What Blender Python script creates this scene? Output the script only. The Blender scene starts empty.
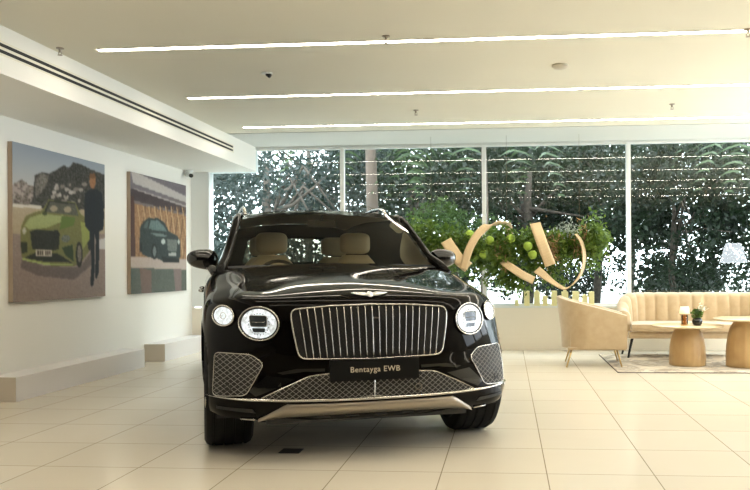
import bpy, bmesh, math, random
import numpy as np
from mathutils import Vector, Matrix
from mathutils.bvhtree import BVHTree
random.seed(7); rng = np.random.default_rng(11)
S = bpy.context.scene; C = S.collection; PI = math.pi

# ------------------------------------------------------------------ camera
TH = math.atan(67/800)
cd = bpy.data.cameras.new('camera'); cam = bpy.data.objects.new('camera', cd); C.objects.link(cam)
cd.sensor_width = 36; cd.lens = 800/750*36; cd.shift_x = -65/750; cd.shift_y = 23.4/750; cd.clip_end = 300
cam.matrix_world = Matrix.Translation((0, 0, 1.14)) @ Matrix.Rotation(TH, 4, 'Z') @ Matrix.Rotation(PI/2, 4, 'X') @ Matrix.Rotation(-.0061, 4, 'Z')
S.camera = cam
# ------------------------------------------------------------------ sky, exposure
S.view_settings.view_transform = 'Standard'; S.view_settings.look = 'None'
S.view_settings.exposure = 1.1; S.view_settings.gamma = 1
w = bpy.data.worlds.new('sky'); S.world = w; w.use_nodes = True
bg = w.node_tree.nodes['Background']; bg.inputs[0].default_value = (.86, .94, 1, 1); bg.inputs[1].default_value = 5.0
STRIP = 17.0          # brightness of the ceiling light lines
STRIP_COL = (1, .90, .74)
def portal(name, loc, rot, sx, sy):
    l = bpy.data.lights.new(name, 'AREA'); l.shape = 'RECTANGLE'; l.size = sx; l.size_y = sy; l.cycles.is_portal = True
    o = bpy.data.objects.new(name, l); C.objects.link(o); o.location = loc; o.rotation_euler = rot
portal('window_portal', (1.6, 11.35, 1.75), (-PI/2, 0, 0), 12, 2.4)
portal('side_portal', (7.65, 7.9, 1.45), (0, PI/2, 0), 2.5, 6.8)

# ------------------------------------------------------------------ materials
def mat(name, col=(.8, .8, .8), rough=.5, metal=0, coat=0, emit=None, es=1, spec=.5, sheen=0, bump=None, var=None):
    m = bpy.data.materials.new(name); m.use_nodes = True; nt = m.node_tree; b = nt.nodes['Principled BSDF']
    b.inputs['Base Color'].default_value = (*col, 1); b.inputs['Roughness'].default_value = rough
    b.inputs['Metallic'].default_value = metal; b.inputs['Coat Weight'].default_value = coat; b.inputs['Coat Roughness'].default_value = .02
    b.inputs['Specular IOR Level'].default_value = spec; b.inputs['Sheen Weight'].default_value = sheen
    if emit: b.inputs['Emission Color'].default_value = (*emit, 1); b.inputs['Emission Strength'].default_value = es
    if bump or var:
        tc = nt.nodes.new('ShaderNodeTexCoord'); n = nt.nodes.new('ShaderNodeTexNoise')
        n.inputs['Scale'].default_value = (bump or var)[0]; n.inputs['Detail'].default_value = 4
        nt.links.new(tc.outputs['Object'], n.inputs['Vector'])
        if bump:
            bp = nt.nodes.new('ShaderNodeBump'); bp.inputs['Strength'].default_value = bump[1]; bp.inputs['Distance'].default_value = .01
            nt.links.new(n.outputs['Fac'], bp.inputs['Height']); nt.links.new(bp.outputs[0], b.inputs['Normal'])
        if var:
            r = nt.nodes.new('ShaderNodeValToRGB'); r.color_ramp.elements[0].position = .35; r.color_ramp.elements[1].position = .65
            r.color_ramp.elements[0].color = (*col, 1); r.color_ramp.elements[1].color = (*var[1], 1)
            nt.links.new(n.outputs['Fac'], r.inputs[0]); nt.links.new(r.outputs[0], b.inputs['Base Color'])
    return m
def glass(name, tint, ior=1.7, rough=0.0):
    m = bpy.data.materials.new(name); m.use_nodes = True; nt = m.node_tree; nt.nodes.remove(nt.nodes['Principled BSDF'])
    t = nt.nodes.new('ShaderNodeBsdfTransparent'); t.inputs[0].default_value = (*tint, 1)
    g = nt.nodes.new('ShaderNodeBsdfGlossy'); g.inputs['Roughness'].default_value = rough
    f = nt.nodes.new('ShaderNodeFresnel'); f.inputs[0].default_value = ior; mx = nt.nodes.new('ShaderNodeMixShader')
    nt.links.new(f.outputs[0], mx.inputs[0]); nt.links.new(t.outputs[0], mx.inputs[1]); nt.links.new(g.outputs[0], mx.inputs[2])
    nt.links.new(mx.outputs[0], nt.nodes['Material Output'].inputs[0]); return m
def vmath(nt, op, a, b=None):
    n = nt.nodes.new('ShaderNodeMath'); n.operation = op
    for i, v in enumerate((a, b)):
        if v is None: continue
        if isinstance(v, (int, float)): n.inputs[i].default_value = v
        else: nt.links.new(v, n.inputs[i])
    return n.outputs[0]

WALL = mat('wall_paint', (.86, .845, .79), .7, bump=(60, .05))
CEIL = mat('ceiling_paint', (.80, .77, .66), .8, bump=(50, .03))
WHITE = mat('white_frame', (.80, .82, .80), .4)
DADO = mat('beige_panel', (.86, .80, .68), .5)
PLINTH = mat('plinth_white', (.78, .75, .73), .55)
PLINTH_END = mat('plinth_end_beige', (.62, .55, .46), .6)
BLACK = mat('matt_black', (.006, .006, .006), .6)
GLASS = glass('window_glass', (.86, .93, .92), 1.6)
STRIPM = mat('light_line', (1, 1, 1), emit=STRIP_COL, es=STRIP)
BRASS = mat('brass_leg', (.55, .38, .16), .3, metal=.9)

def floor_mat():
    m = mat('floor_tile', rough=.22, spec=.5); nt = m.node_tree; b = nt.nodes['Principled BSDF']; L = nt.links.new
    g = nt.nodes.new('ShaderNodeNewGeometry'); s = nt.nodes.new('ShaderNodeSeparateXYZ'); L(g.outputs['Position'], s.inputs[0])
    fac = None; cell = []
    for ax, off, size in (('X', .213, .585), ('Y', 4.46, .616)):
        u = vmath(nt, 'DIVIDE', vmath(nt, 'SUBTRACT', s.outputs[ax], off), size)
        cell.append(vmath(nt, 'FLOOR', u)); fr = vmath(nt, 'ABSOLUTE', vmath(nt, 'SUBTRACT', vmath(nt, 'FRACT', u), .5))
        l = vmath(nt, 'GREATER_THAN', fr, .5-.0030/size); fac = l if fac is None else vmath(nt, 'MAXIMUM', fac, l)
    cb = nt.nodes.new('ShaderNodeCombineXYZ'); L(cell[0], cb.inputs[0]); L(cell[1], cb.inputs[1])
    wn = nt.nodes.new('ShaderNodeTexWhiteNoise'); L(cb.outputs[0], wn.inputs['Vector'])
    n = nt.nodes.new('ShaderNodeTexNoise'); n.inputs['Scale'].default_value = 3; n.inputs['Detail'].default_value = 6; L(g.outputs['Position'], n.inputs['Vector'])
    a = nt.nodes.new('ShaderNodeValToRGB'); a.color_ramp.elements[0].color = (.65, .59, .48, 1); a.color_ramp.elements[1].color = (.71, .65, .54, 1)
    L(vmath(nt, 'ADD', vmath(nt, 'MULTIPLY', wn.outputs['Value'], .5), vmath(nt, 'MULTIPLY', n.outputs['Fac'], .5)), a.inputs[0])
    mx = nt.nodes.new('ShaderNodeMix'); mx.data_type = 'RGBA'; L(fac, mx.inputs[0]); L(a.outputs[0], mx.inputs[6]); mx.inputs[7].default_value = (.30, .25, .18, 1)
    L(mx.outputs[2], b.inputs['Base Color']); return m
FLOOR = floor_mat()

# ------------------------------------------------------------------ helpers
def link(name, me, m=None, parent=None, smooth=False):
    o = bpy.data.objects.new(name, me); C.objects.link(o)
    for k in (m if isinstance(m, (list, tuple)) else [m]):
        if k: me.materials.append(k)
    if parent: o.parent = parent
    if smooth: me.polygons.foreach_set('use_smooth', [True]*len(me.polygons)); me.update()
    return o
def obj(name, bm, m=None, parent=None, smooth=False, angle=None):
    me = bpy.data.meshes.new(name); bmesh.ops.recalc_face_normals(bm, faces=bm.faces[:]); bm.to_mesh(me); bm.free()
    if angle is not None:
        smooth = True; me.polygons.foreach_set('use_smooth', [True]*len(me.polygons)); me.set_sharp_from_angle(angle=math.radians(angle)); smooth = False
    return link(name, me, m, parent, smooth)
def rawobj(name, V, F, m=None, parent=None, smooth=False):
    me = bpy.data.meshes.new(name); me.from_pydata([tuple(v) for v in V], [], F); me.update(); return link(name, me, m, parent, smooth)
def box(bm, x0, x1, y0, y1, z0, z1, bevel=0, mi=0):
    vs = [bm.verts.new((x, y, z)) for x in (x0, x1) for y in (y0, y1) for z in (z0, z1)]
    fs = [bm.faces.new([vs[i] for i in q]) for q in ((0, 1, 3, 2), (4, 6, 7, 5), (0, 4, 5, 1), (2, 3, 7, 6), (0, 2, 6, 4), (1, 5, 7, 3))]
    for f in fs: f.material_index = mi
    if bevel:
        es = list({e for f in fs for e in f.edges}); bmesh.ops.bevel(bm, geom=es, offset=bevel, segments=2, affect='EDGES', profile=.7)
    return fs
def boxobj(name, a, m, parent=None, bevel=0):
    bm = bmesh.new(); box(bm, *a, bevel=bevel); return obj(name, bm, m, parent)
def tube(bm, pts, r, n=8, closed=False, cap=True, flat=None):
    pts = [Vector(p) for p in pts]; N = len(pts); rr = r if isinstance(r, (list, tuple)) else [r]*N; rings = []; up = None
    for i, p in enumerate(pts):
        d = (pts[(i+1) % N]-pts[i-1]) if closed else (pts[min(i+1, N-1)]-pts[max(i-1, 0)])
        d = d.normalized() if d.length > 1e-9 else Vector((0, 0, 1))
        if up is None: up = Vector((0, 0, 1)) if abs(d.z) < .9 else Vector((1, 0, 0))
        a = d.cross(up)
        if a.length < 1e-6: a = d.orthogonal()
        a.normalize(); b = a.cross(d).normalized(); up = b
        rings.append([bm.verts.new(p+(a*math.cos(t)+b*math.sin(t))*rr[i]) for t in (2*PI*k/n for k in range(n))])
    for i in range(N if closed else N-1):
        A, B = rings[i], rings[(i+1) % N]
        for k in range(n): bm.faces.new((A[k], A[(k+1) % n], B[(k+1) % n], B[k]))
    if cap and not closed: bm.faces.new(rings[0]); bm.faces.new(rings[-1][::-1])
def lathe(bm, prof, n=32, c=(0, 0, 0), axis='z', flute=None):
    """prof: (radius, height) list"""
    rings = []
    for r, h in prof:
        ring = []
        for k in range(n):
            t = 2*PI*k/n; q = r*(1+(flute(t, h) if flute else 0))
            v = (q*math.cos(t), q*math.sin(t), h) if axis == 'z' else ((h, q*math.cos(t), q*math.sin(t)) if axis == 'x' else (q*math.cos(t), h, q*math.sin(t)))
            ring.append(bm.verts.new((v[0]+c[0], v[1]+c[1], v[2]+c[2])))
        rings.append(ring)
    for A, B in zip(rings, rings[1:]):
        for k in range(n): bm.faces.new((A[k], A[(k+1) % n], B[(k+1) % n], B[k]))
    if prof[0][0] > 1e-5: bm.faces.new(rings[0][::-1])
    if prof[-1][0] > 1e-5: bm.faces.new(rings[-1])
def thing(name, label, cat, loc=(0, 0, 0), rz=0, group=None):
    o = bpy.data.objects.new(name, None); C.objects.link(o); o.location = loc; o.rotation_euler = (0, 0, rz)
    return tag(o, label, cat, group)
def tag(o, label, cat, group=None):
    o['label'] = label; o['category'] = cat
    if group: o['group'] = group
    return o
def struct(name, o):
    o.name = name; o['kind'] = 'structure'; return o
def sbox(name, a, m): return struct(name, boxobj(name, a, m))

# ------------------------------------------------------------------ room shell
WX, BY, CZ, RX, FY = -4.53, 11.2, 2.89, 7.5, -3.0
sbox('floor', (WX-.2, RX+.2, FY-.2, BY+.1, -.1, 0), FLOOR)
sbox('ceiling', (WX-.2, RX+.2, FY-.2, 10.02, CZ, CZ+.2), CEIL)
sbox('ceiling_edge', (WX-.2, RX+.2, 10.06, BY+.3, CZ, CZ+.2), mat('ceiling_paint_toned_down', (.66, .67, .64), .8)).name = 'ceiling_window_side'  # same ceiling, colour darkened to offset strong light from the window
sbox('trim_1', (WX, RX, 10.02, 10.06, CZ+.015, CZ+.2), mat('slot_grey', (.07, .07, .065), .6))
sbox('wall_left', (WX-.2, WX, FY, BY+.1, 0, CZ), WALL)
sbox('wall_behind', (WX-.2, RX+.2, FY-.2, FY, 0, CZ), mat('unseen_dark_wall', (.06, .05, .04), .5))  # unseen wall, made dark for the car's front to reflect
# bulkhead along the left wall with a slot air diffuser in its side
sbox('trim_2', (WX, -3.575, FY, BY, 2.545, CZ), WALL)
d = thing('slot_air_diffuser', 'long black twin slot air diffuser in the side of the left bulkhead', 'vent', (-3.575, 4.5, 2.72))
for z in (.028, -.018): boxobj('slot', (0, .006, -4.9, 5.72, z-.012, z+.012), BLACK, d)
bm = bmesh.new(); box(bm, 0, .004, -4.94, 5.76, -.046, .058); obj('frame', bm, CEIL, d)
# back wall: dado, sill, pier, window head, added side openings
sbox('wall_back', (-4.53, RX, BY, BY+.18, 0, .585), DADO)
bm = bmesh.new(); box(bm, -4.38, RX, BY-.035, BY+.2, .585, .612, .004); struct('window_sill', obj('window_sill', bm, WHITE)); bpy.data.objects['window_sill'].name = 'trim_3'
sbox('baseboard_back', (-4.38, RX, BY-.03, BY, 0, .17), DADO)
sbox('baseboard_back_lip', (-4.38, RX, BY-.018, BY, .17, .19), DADO).name = 'trim_4'
sbox('trim_5', (-4.53, -4.27, BY-.01, BY+.18, .612, CZ), WHITE)      # pier at the left end
sbox('trim_6', (-3.6, RX, BY-.02, BY+.18, 2.865, CZ), mat('head_trim', (.62, .64, .62), .5))
sbox('trim_7', (-4.27, -3.6, BY, BY+.18, 2.545, CZ), WHITE)
panes = [(-4.27, -2.33), (-2.33, -.315), (-.315, 1.68), (1.68, 3.69), (3.69, 5.7), (5.7, 7.5)]
for i, (a, b) in enumerate(panes):
    wnd = struct('window_%d' % (i+1), bpy.data.objects.new('window', None)); C.objects.link(wnd); wnd.location = (0, BY+.06, 0)
    top = 2.865
    V = [(a, 0, .6), (b, 0, .6), (b, 0, top), (a, 0, top)]
    rawobj('glass_pane', V, [(0, 1, 2, 3)], GLASS, wnd)
    bm = bmesh.new()
    if i: box(bm, a-.028, a+.028, -.05, .05, .6, 2.875, .004)
    box(bm, a, b, -.03, .03, .612, .64); box(bm, a, b, -.03, .03, 2.845, 2.875)
    obj('window_frame', bm, WHITE, wnd)
# unseen right wall, its openings added to bring in daylight
sbox('wall_right', (RX, RX+.2, 4.6, BY, 0, .3), WALL)
sbox('wall_right_solid', (RX, RX+.2, FY, 4.6, 0, CZ), WALL)
sbox('wall_right_head', (RX, RX+.2, 4.6, BY, 2.6, CZ), WALL)
for i, y in enumerate((4.76, 6.9, 9.0, BY-.15)): sbox('trim_%d' % (8+i), (RX, RX+.2, y-.15, y+.15, .3, 2.6), WHITE)

# ceiling light lines
strips = [(6.10, 'nearest the viewer, longest'), (7.90, 'the middle one'), (9.60, 'nearest the window'), (4.35, ''), (2.6, '')]
for y, where in strips:
    t = thing('linear_ceiling_light', ('long recessed white ceiling light line, ' + where + ' of the three in view') if where else
              'recessed ceiling light line overhead, seen only as a reflection in the windows', 'ceiling light', (1.9, y, CZ), 0, 'ceiling light lines')
    boxobj('diffuser', (-5.12, 5.1, -.03, .03, -.004, .01), STRIPM, t)
    bm = bmesh.new(); box(bm, -5.13, 5.11, -.038, -.031, -.006, .01); box(bm, -5.13, 5.11, .031, .038, -.006, .01); obj('trim_rail', bm, WHITE, t)

# plinths along the left wall
def plinth(y0, y1, lab):
    t = thing('display_plinth', lab, 'plinth', (WX+.006, (y0+y1)/2, 0)); h = (y1-y0)/2
    bm = bmesh.new(); box(bm, 0, .265, -h, h, 0, .215, .004); obj('side_board', bm, PLINTH, t)
    bm = bmesh.new(); box(bm, 0, .266, -h-.006, -h, 0, .215, .002); obj('end_board', bm, PLINTH_END, t)
plinth(6.62, 9.1, 'long low white plinth box under the green convertible picture'); plinth(9.66, 11.05, 'short low white plinth box in the far left corner')

# ------------------------------------------------------------------ wall pictures (rasterised in code onto a vertex grid)
def s2l(c): c = np.asarray(c, float)/255; return np.where(c < .04045, c/12.92, ((c+.055)/1.055)**2.4)
class Paint:
    def __init__(s, W, H, quad, Y0, Y1):
        s.W, s.H = W, H; s.im = np.zeros((H, W, 3)); s.q = quad; s.Y0, s.Y1 = Y0, Y1
        s.uu, s.vv = np.meshgrid((np.arange(W)+.5)/W, (np.arange(H)+.5)/H)
    def uv(s, x, y):
        (x0, t0, b0), (x1, t1, b1) = s.q; k = s.Y0*(507-x0); Y = k/(507-x); k1 = k/(507-x1)
        f = (x-x0)/(x1-x0); t = t0+(t1-t0)*f; b = b0+(b1-b0)*f
        return (Y-s.Y0)/(k1-s.Y0), (y-t)/(b-t)
    def mask(s, pts):
        m = np.zeros(s.uu.shape, bool); n = len(pts)
        for i in range(n):
            (x0, y0), (x1, y1) = pts[i], pts[(i+1) % n]
            if abs(y1-y0) < 1e-9: continue
            c = ((y0 > s.vv) != (y1 > s.vv)) & (s.uu < (x1-x0)*(s.vv-y0)/(y1-y0)+x0); m ^= c
        return m
    def poly(s, pts, col, noise=0, px=True):
        m = s.mask([s.uv(*p) for p in pts] if px else pts); c = np.array(col, float)
        nz = rng.normal(0, noise, s.uu.shape) if noise else 0
        for k in range(3): s.im[..., k] = np.where(m, c[k]+nz, s.im[..., k])
    def ell(s, x, y, rx, ry, col, noise=0):
        s.poly([(x+rx*math.cos(t), y+ry*math.sin(t)) for t in np.linspace(0, 2*PI, 20)[:-1]], col, noise)
    def blur(s):
        p = np.pad(s.im, ((1, 1), (1, 1), (0, 0)), 'edge'); s.im = (p[:-2, 1:-1]+p[2:, 1:-1]+p[1:-1, :-2]+p[1:-1, 2:]+2*s.im)/6
    def build(s, parent, m):
        H, W = s.H, s.W; ys = np.linspace(0, (s.Y1-s.Y0)*.99, W); zs = np.linspace(1.47, 0, H); V = [(0, y, z) for z in zs for y in ys]
        F = [(r*W+c, (r+1)*W+c, (r+1)*W+c+1, r*W+c+1) for r in range(H-1) for c in range(W-1)]
        me = bpy.data.meshes.new('printed_picture'); me.from_pydata(V, [], F); a = me.color_attributes.new('Col', 'FLOAT_COLOR', 'POINT')
        a.data.foreach_set('color', np.concatenate([s2l(np.clip(s.im, 0, 255))*.85, np.ones((H, W, 1))], 2).ravel()); me.update()
        return link('printed_picture', me, m, parent)
PRINT = mat('printed_canvas', rough=.55, spec=.3)
va = PRINT.node_tree.nodes.new('ShaderNodeVertexColor'); va.layer_name = 'Col'
PRINT.node_tree.links.new(va.outputs[0], PRINT.node_tree.nodes['Principled BSDF'].inputs['Base Color'])
CANVAS = mat('canvas_edge', (.42, .33, .25), .7)
def picture(label, P):
    t = thing('wall_picture', label, 'picture', (WX, P.Y0*.99+.03, .853)); L = (P.Y1-P.Y0)*.99
    boxobj('canvas_frame', (.001, .045, 0, L, 0, 1.47), CANVAS, t, .003); o = P.build(t, PRINT); o.location = (.047, 0, 0)
P = Paint(150, 140, ((10, 141, 303), (104, 165, 297)), 6.975, 8.67)
for r in range(P.H): P.im[r, :] = np.array((150, 160, 172))+(np.array((196, 192, 186))-np.array((150, 160, 172)))*min(1, r/P.H/.35)
P.poly([(8, 196), (12, 184), (20, 180), (28, 186), (36, 188), (40, 210), (8, 212)], (118, 108, 100), 30)
P.poly([(31, 200), (33, 176), (40, 173), (48, 174), (56, 170), (62, 166), (68, 168), (72, 163), (80, 165), (90, 170), (105, 176), (105, 215), (20, 214)], (62, 60, 54), 20)
P.poly([(34, 178), (40, 174), (47, 176), (46, 184), (37, 196), (33, 196)], (110, 104, 96), 22)
for _ in range(26): P.ell(random.uniform(50, 84), random.uniform(184, 204), random.uniform(1, 3), 2, tuple(np.array((150, 140, 132))+random.uniform(-30, 40)))
for _ in range(18): P.ell(random.uniform(10, 30), random.uniform(186, 200), 1.6, 2, (165, 152, 145))
P.poly([(8, 206), (30, 207), (60, 211), (106, 209), (106, 240), (8, 240)], (176, 160, 134), 5)
P.poly([(8, 204), (40, 206), (40, 209), (8, 207)], (214, 208, 196))
P.poly([(8, 234), (60, 236), (106, 234), (106, 300), (8, 306)], (150, 132, 124), 6)
P.poly([(98, 240), (106, 238), (106, 250), (95, 250)], (205, 200, 198))
P.poly([(20, 256), (40, 266), (78, 268), (90, 252), (94, 262), (72, 280), (36, 276), (18, 268)], (112, 98, 94), 6)
G1, G2, G3 = (118, 117, 68), (150, 158, 86), (66, 76, 40)
P.poly([(24, 216), (34, 212), (40, 211), (47, 200), (74, 203), (79, 214), (88, 222), (89, 250), (80, 262), (72, 267), (50, 266), (26, 262), (19, 256), (18, 240), (19, 226)], G1, 6)
P.poly([(22, 226), (28, 218), (40, 214), (62, 216), (60, 222), (46, 228), (28, 230)], (160, 168, 112), 5)
P.poly([(60, 216), (74, 218), (72, 226), (58, 230)], (96, 118, 52))
P.poly([(43, 212), (48, 202), (74, 205), (77, 216)], (88, 88, 76), 8); P.poly([(42, 213), (47.4, 200.6), (74.5, 203.5), (73.5, 205), (48.5, 202.5), (44, 213)], (44, 46, 36))
P.ell(52, 209, 4, 3, (164, 150, 128)); P.ell(66, 210, 4, 3, (164, 150, 128)); P.ell(43, 214, 2.4, 2, G3)
P.poly([(28, 232), (33, 230), (56, 231), (58, 234), (57, 249), (52, 251), (30, 249)], (40, 42, 36), 8)
P.ell(64, 239, 4.5, 4, (108, 112, 104), 14); P.ell(22, 231, 2, 3.4, (182, 178, 160), 12)
P.poly([(60, 248), (71, 245), (72, 262), (64, 256)], (50, 66, 40)); P.poly([(18.5, 242), (25, 242), (25, 252), (19, 254)], (46, 50, 34))
P.poly([(22, 258), (33, 253), (56, 254), (70, 263), (44, 262)], (38, 40, 34), 5)
P.poly([(20, 258), (44, 263.5), (71, 264.5), (71, 266), (44, 265.5), (20, 260)], (170, 186, 110))
P.poly([(33.5, 249.5), (49.5, 250.5), (49.5, 257), (33.5, 256)], (206, 196, 180))
for k, x in enumerate((36, 38.4, 40.6, 44, 46, 48)): P.poly([(x-.7, 251.2), (x+.7, 251.4), (x+.7, 255.2), (x-.7, 255)], (70, 62, 54))
P.ell(77.5, 255, 3.4, 13, (40, 38, 34)); P.ell(77.8, 254, 2.0, 9, (120, 112, 100), 14); P.ell(88, 244, 1.8, 7, (40, 38, 34))
P.poly([(79, 222), (88, 224), (88, 240), (81, 250), (80, 232)], G2, 4)
P.poly([(84, 194), (88, 190), (96, 190), (101, 194), (103, 215), (102, 230), (98, 232), (98, 250), (97, 274), (95, 279), (93.5, 278), (94.5, 240), (93, 234), (93, 270), (92, 285), (90, 287), (88.5, 285), (90, 262), (88, 232), (83.5, 226), (83, 206)], (26, 30, 36), 4)
P.ell(91.5, 182, 3.2, 7.5, (158, 112, 74), 8); P.poly([(88, 179), (89, 174), (94, 174), (95, 179)], (120, 82, 50))
P.blur(); picture('large canvas picture of a green convertible and a person in black', P)
P = Paint(120, 120, ((129, 172, 294), (185.3, 184, 290)), 9.29, 10.97)
P.im[:] = (118, 108, 108)
P.poly([(128, 170), (187, 183), (187, 200), (128, 192)], (120, 112, 118), 5)
P.poly([(130, 172), (135, 173), (187, 196), (187, 202), (132, 184)], (192, 184, 180), 4)
P.poly([(133, 189), (187, 205), (187, 209), (133, 196)], (176, 168, 166), 4); P.poly([(128, 190), (133, 190), (187, 207), (187, 213), (128, 200)], (74, 62, 64), 4)
P.poly([(133, 204), (187, 215), (187, 264), (133, 262)], (158, 122, 88), 14)
for k in range(9):
    x = 136+k*5.6; P.poly([(x, 206), (x+1, 206), (x+8, 262), (x+7, 262)], (196, 160, 118)); P.poly([(x+8, 206), (x+9, 206), (x+1, 262), (x, 262)], (118, 88, 64))
P.poly([(129, 196), (133, 197), (134, 262), (129, 262)], (84, 58, 52))
P.poly([(128, 256), (187, 258), (187, 270), (128, 267)], (186, 170, 160), 4); P.poly([(128, 267), (187, 269), (187, 292), (128, 296)], (92, 98, 88), 6)
P.poly([(138, 267), (150, 270), (150, 293), (140, 294)], (120, 98, 88), 5); P.poly([(172, 268), (180, 268), (180, 290), (174, 291)], (128, 110, 104), 5)
CG = (48, 58, 56)
P.poly([(139, 226), (143, 221), (147, 218), (157, 218), (163, 222), (168, 231), (176, 235), (179, 240), (179, 256), (174, 262), (165, 262), (156, 258), (148, 257), (141, 254), (138, 246)], CG, 8)
P.poly([(147.5, 228), (149.5, 220), (157, 220), (163, 226), (166, 231), (152, 230)], (104, 124, 122), 8); P.poly([(142, 228), (145, 221), (147.5, 221), (146, 228)], (84, 98, 96))
P.poly([(147, 232), (160, 233), (168, 236), (156, 236)], (116, 130, 128)); P.ell(162, 241, 2.2, 2.6, (190, 196, 190)); P.ell(177.5, 241, 1.2, 2.4, (190, 196, 190))
P.poly([(165.5, 238), (176, 239), (175.5, 251), (166.5, 250)], (112, 118, 112), 12); P.poly([(167, 252), (175, 252), (175, 255), (167, 255)], (176, 176, 170))
P.ell(153, 251, 3, 8, (26, 28, 28)); P.ell(153.2, 251, 1.8, 5.4, (116, 124, 122), 14); P.ell(139.5, 247, 1.3, 5, (30, 32, 32)); P.poly([(160, 256), (178, 258), (178, 262), (162, 262)], (26, 28, 28))
P.blur(); picture('canvas picture of a dark grey luxury car beside the window pier', P)

# camera on the wall under the bulkhead
t = thing('security_camera', 'small white security camera under the bulkhead by the second picture', 'camera', (-4.45, 10.95, 2.545))
bm = bmesh.new(); lathe(bm, [(.05, 0), (.05, -.02), (.03, -.035)], 20); obj('mount', bm, WHITE, t, angle=40)
bm = bmesh.new(); tube(bm, [(-.05, .02, -.055), (.05, -.09, -.085)], .033, 16); obj('housing', bm, WHITE, t, angle=40)
bm = bmesh.new(); tube(bm, [(.05, -.09, -.085), (.066, -.108, -.09)], .028, 16); obj('lens', bm, BLACK, t, angle=40)
# things in the ceiling
SPR = mat('sprinkler_metal', (.35, .3, .24), .35, metal=.8)
def sprinkler(x, y, lab):
    t = thing('sprinkler_head', lab, 'sprinkler', (x, y, CZ))
    bm = bmesh.new(); lathe(bm, [(.03, 0), (.03, -.006), (.012, -.01), (.008, -.035)], 16); obj('body', bm, SPR, t, angle=40)
    bm = bmesh.new(); lathe(bm, [(.018, -.055), (.018, -.058)], 16); tube(bm, [(.01, 0, -.03), (.014, 0, -.045), (0, 0, -.056)], .003, 6); tube(bm, [(-.01, 0, -.03), (-.014, 0, -.045), (0, 0, -.056)], .003, 6); obj('deflector', bm, SPR, t, angle=40)
k = (CZ-1.14)/(2.8-1.14)
sprinkler(-3.31*k, 5.706*k, 'small ceiling sprinkler beside the bulkhead at upper left')
sprinkler(-.85*k, 5.655*k, 'small ceiling sprinkler just before the first light line, near its middle')
sprinkler(-.939*k, 8.327*k, 'small ceiling sprinkler between second and third light lines, left one')
sprinkler(1.685*k, 8.318*k, 'small ceiling sprinkler between second and third light lines, right one')
sprinkler(1.689*k, 5.752*k, 'small ceiling sprinkler at the upper right edge of the picture')
t = thing('ceiling_spotlight', 'tiny dark ceiling spotlight between the first two light lines', 'spotlight', (-2.011*k, 6.615*k, CZ))
bm = bmesh.new(); lathe(bm, [(.05, 0), (.05, -.008), (.03, -.01)], 20); obj('ring', bm, WHITE, t, angle=40)
bm = bmesh.new(); tube(bm, [(0, 0, -.005), (.03, 0, -.03)], .02, 12); obj('bulb_holder', bm, BLACK, t)
t = thing('smoke_detector', 'flat round smoke detector on the ceiling between light lines', 'smoke detector', (.443*k, 6.613*k, CZ))
bm = bmesh.new(); lathe(bm, [(.07, 0), (.07, -.015), (.05, -.03)], 28); obj('cover', bm, mat('detector', (.6, .55, .45), .5), t, angle=40)

# ------------------------------------------------------------------ the car (local: x across, y towards the rear, z up)
PAINT = mat('car_paint', (.003, .0024, .002), .04, spec=.10)
CHROME = mat('chrome', (.55, .53, .50), .15, metal=1); DCHROME = mat('dark_chrome', (.5, .48, .45), .2, metal=1); MESHM = mat('mesh_metal', (.36, .34, .31), .5, metal=.3)
SATIN = mat('satin_silver', (.34, .30, .25), .38, metal=.85); GLOSSB = mat('gloss_black', (.004, .004, .004), .08, coat=.5); PLASTIC = mat('black_plastic', (.012, .012, .012), .5)
RUBBER = mat('rubber', (.004, .004, .004), .75, spec=.25, bump=(90, .2)); CREAM = mat('cream_leather', (.50, .42, .28), .5); DARKL = mat('dark_trim', (.02, .018, .015), .6)
WSG = glass('windscreen_glass', (.78, .74, .62), 1.33); SIDEG = glass('side_glass', (.40, .42, .38), 1.5)
car = thing('luxury_suv', 'glossy black luxury car with wide vertical bar grille and lit round headlights', 'car', (-.688, 4.44, 0), .368)

zl = [.24, .30, .40, .52, .62, .76, .89, .955]
cy = [.40, .31, .275, .28, .315, .325, .345, .365]
fx = [0, .22, .44, .62, .80, .955]
bo = np.array([0, .004, .028, .075, .165, .34]); lo = np.array([0, .005, .03, .10, .235, .45])
wgt = [0, 0, 0, .1, .35, .9, 1, 1]
cxl = [.93, .965, .985, .99, .99, .985, .965, .945]
topz = [.997, .996, .990, .980, .982, .962]
nI = 6; nK = 9
F = {}
for i in range(nI):
    for k in range(8):
        o = bo[i]*(1-wgt[k])+lo[i]*wgt[k]; x = fx[i] if i < 5 else cxl[k]
        if i == 4: x = .80+(.02 if k < 5 else 0)
        F[i, k] = (x, cy[k]+o+(.05 if k == 7 and i >= 4 else 0), zl[k]+(-.01 if k >= 6 and i == 5 else 0))
    if i >= 4: F[i, 0] = (F[i, 0][0] if i == 4 else .972, F[i, 2][1]+.03, .265 if i == 4 else .285); F[i, 1] = (F[i, 1][0] if i == 4 else .985, F[i, 2][1]+.005, .30 if i == 4 else .315)
    F[i, 8] = (fx[i] if i < 5 else .885, .43+lo[i]+(.03 if i == 5 else 0), topz[i])
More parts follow.
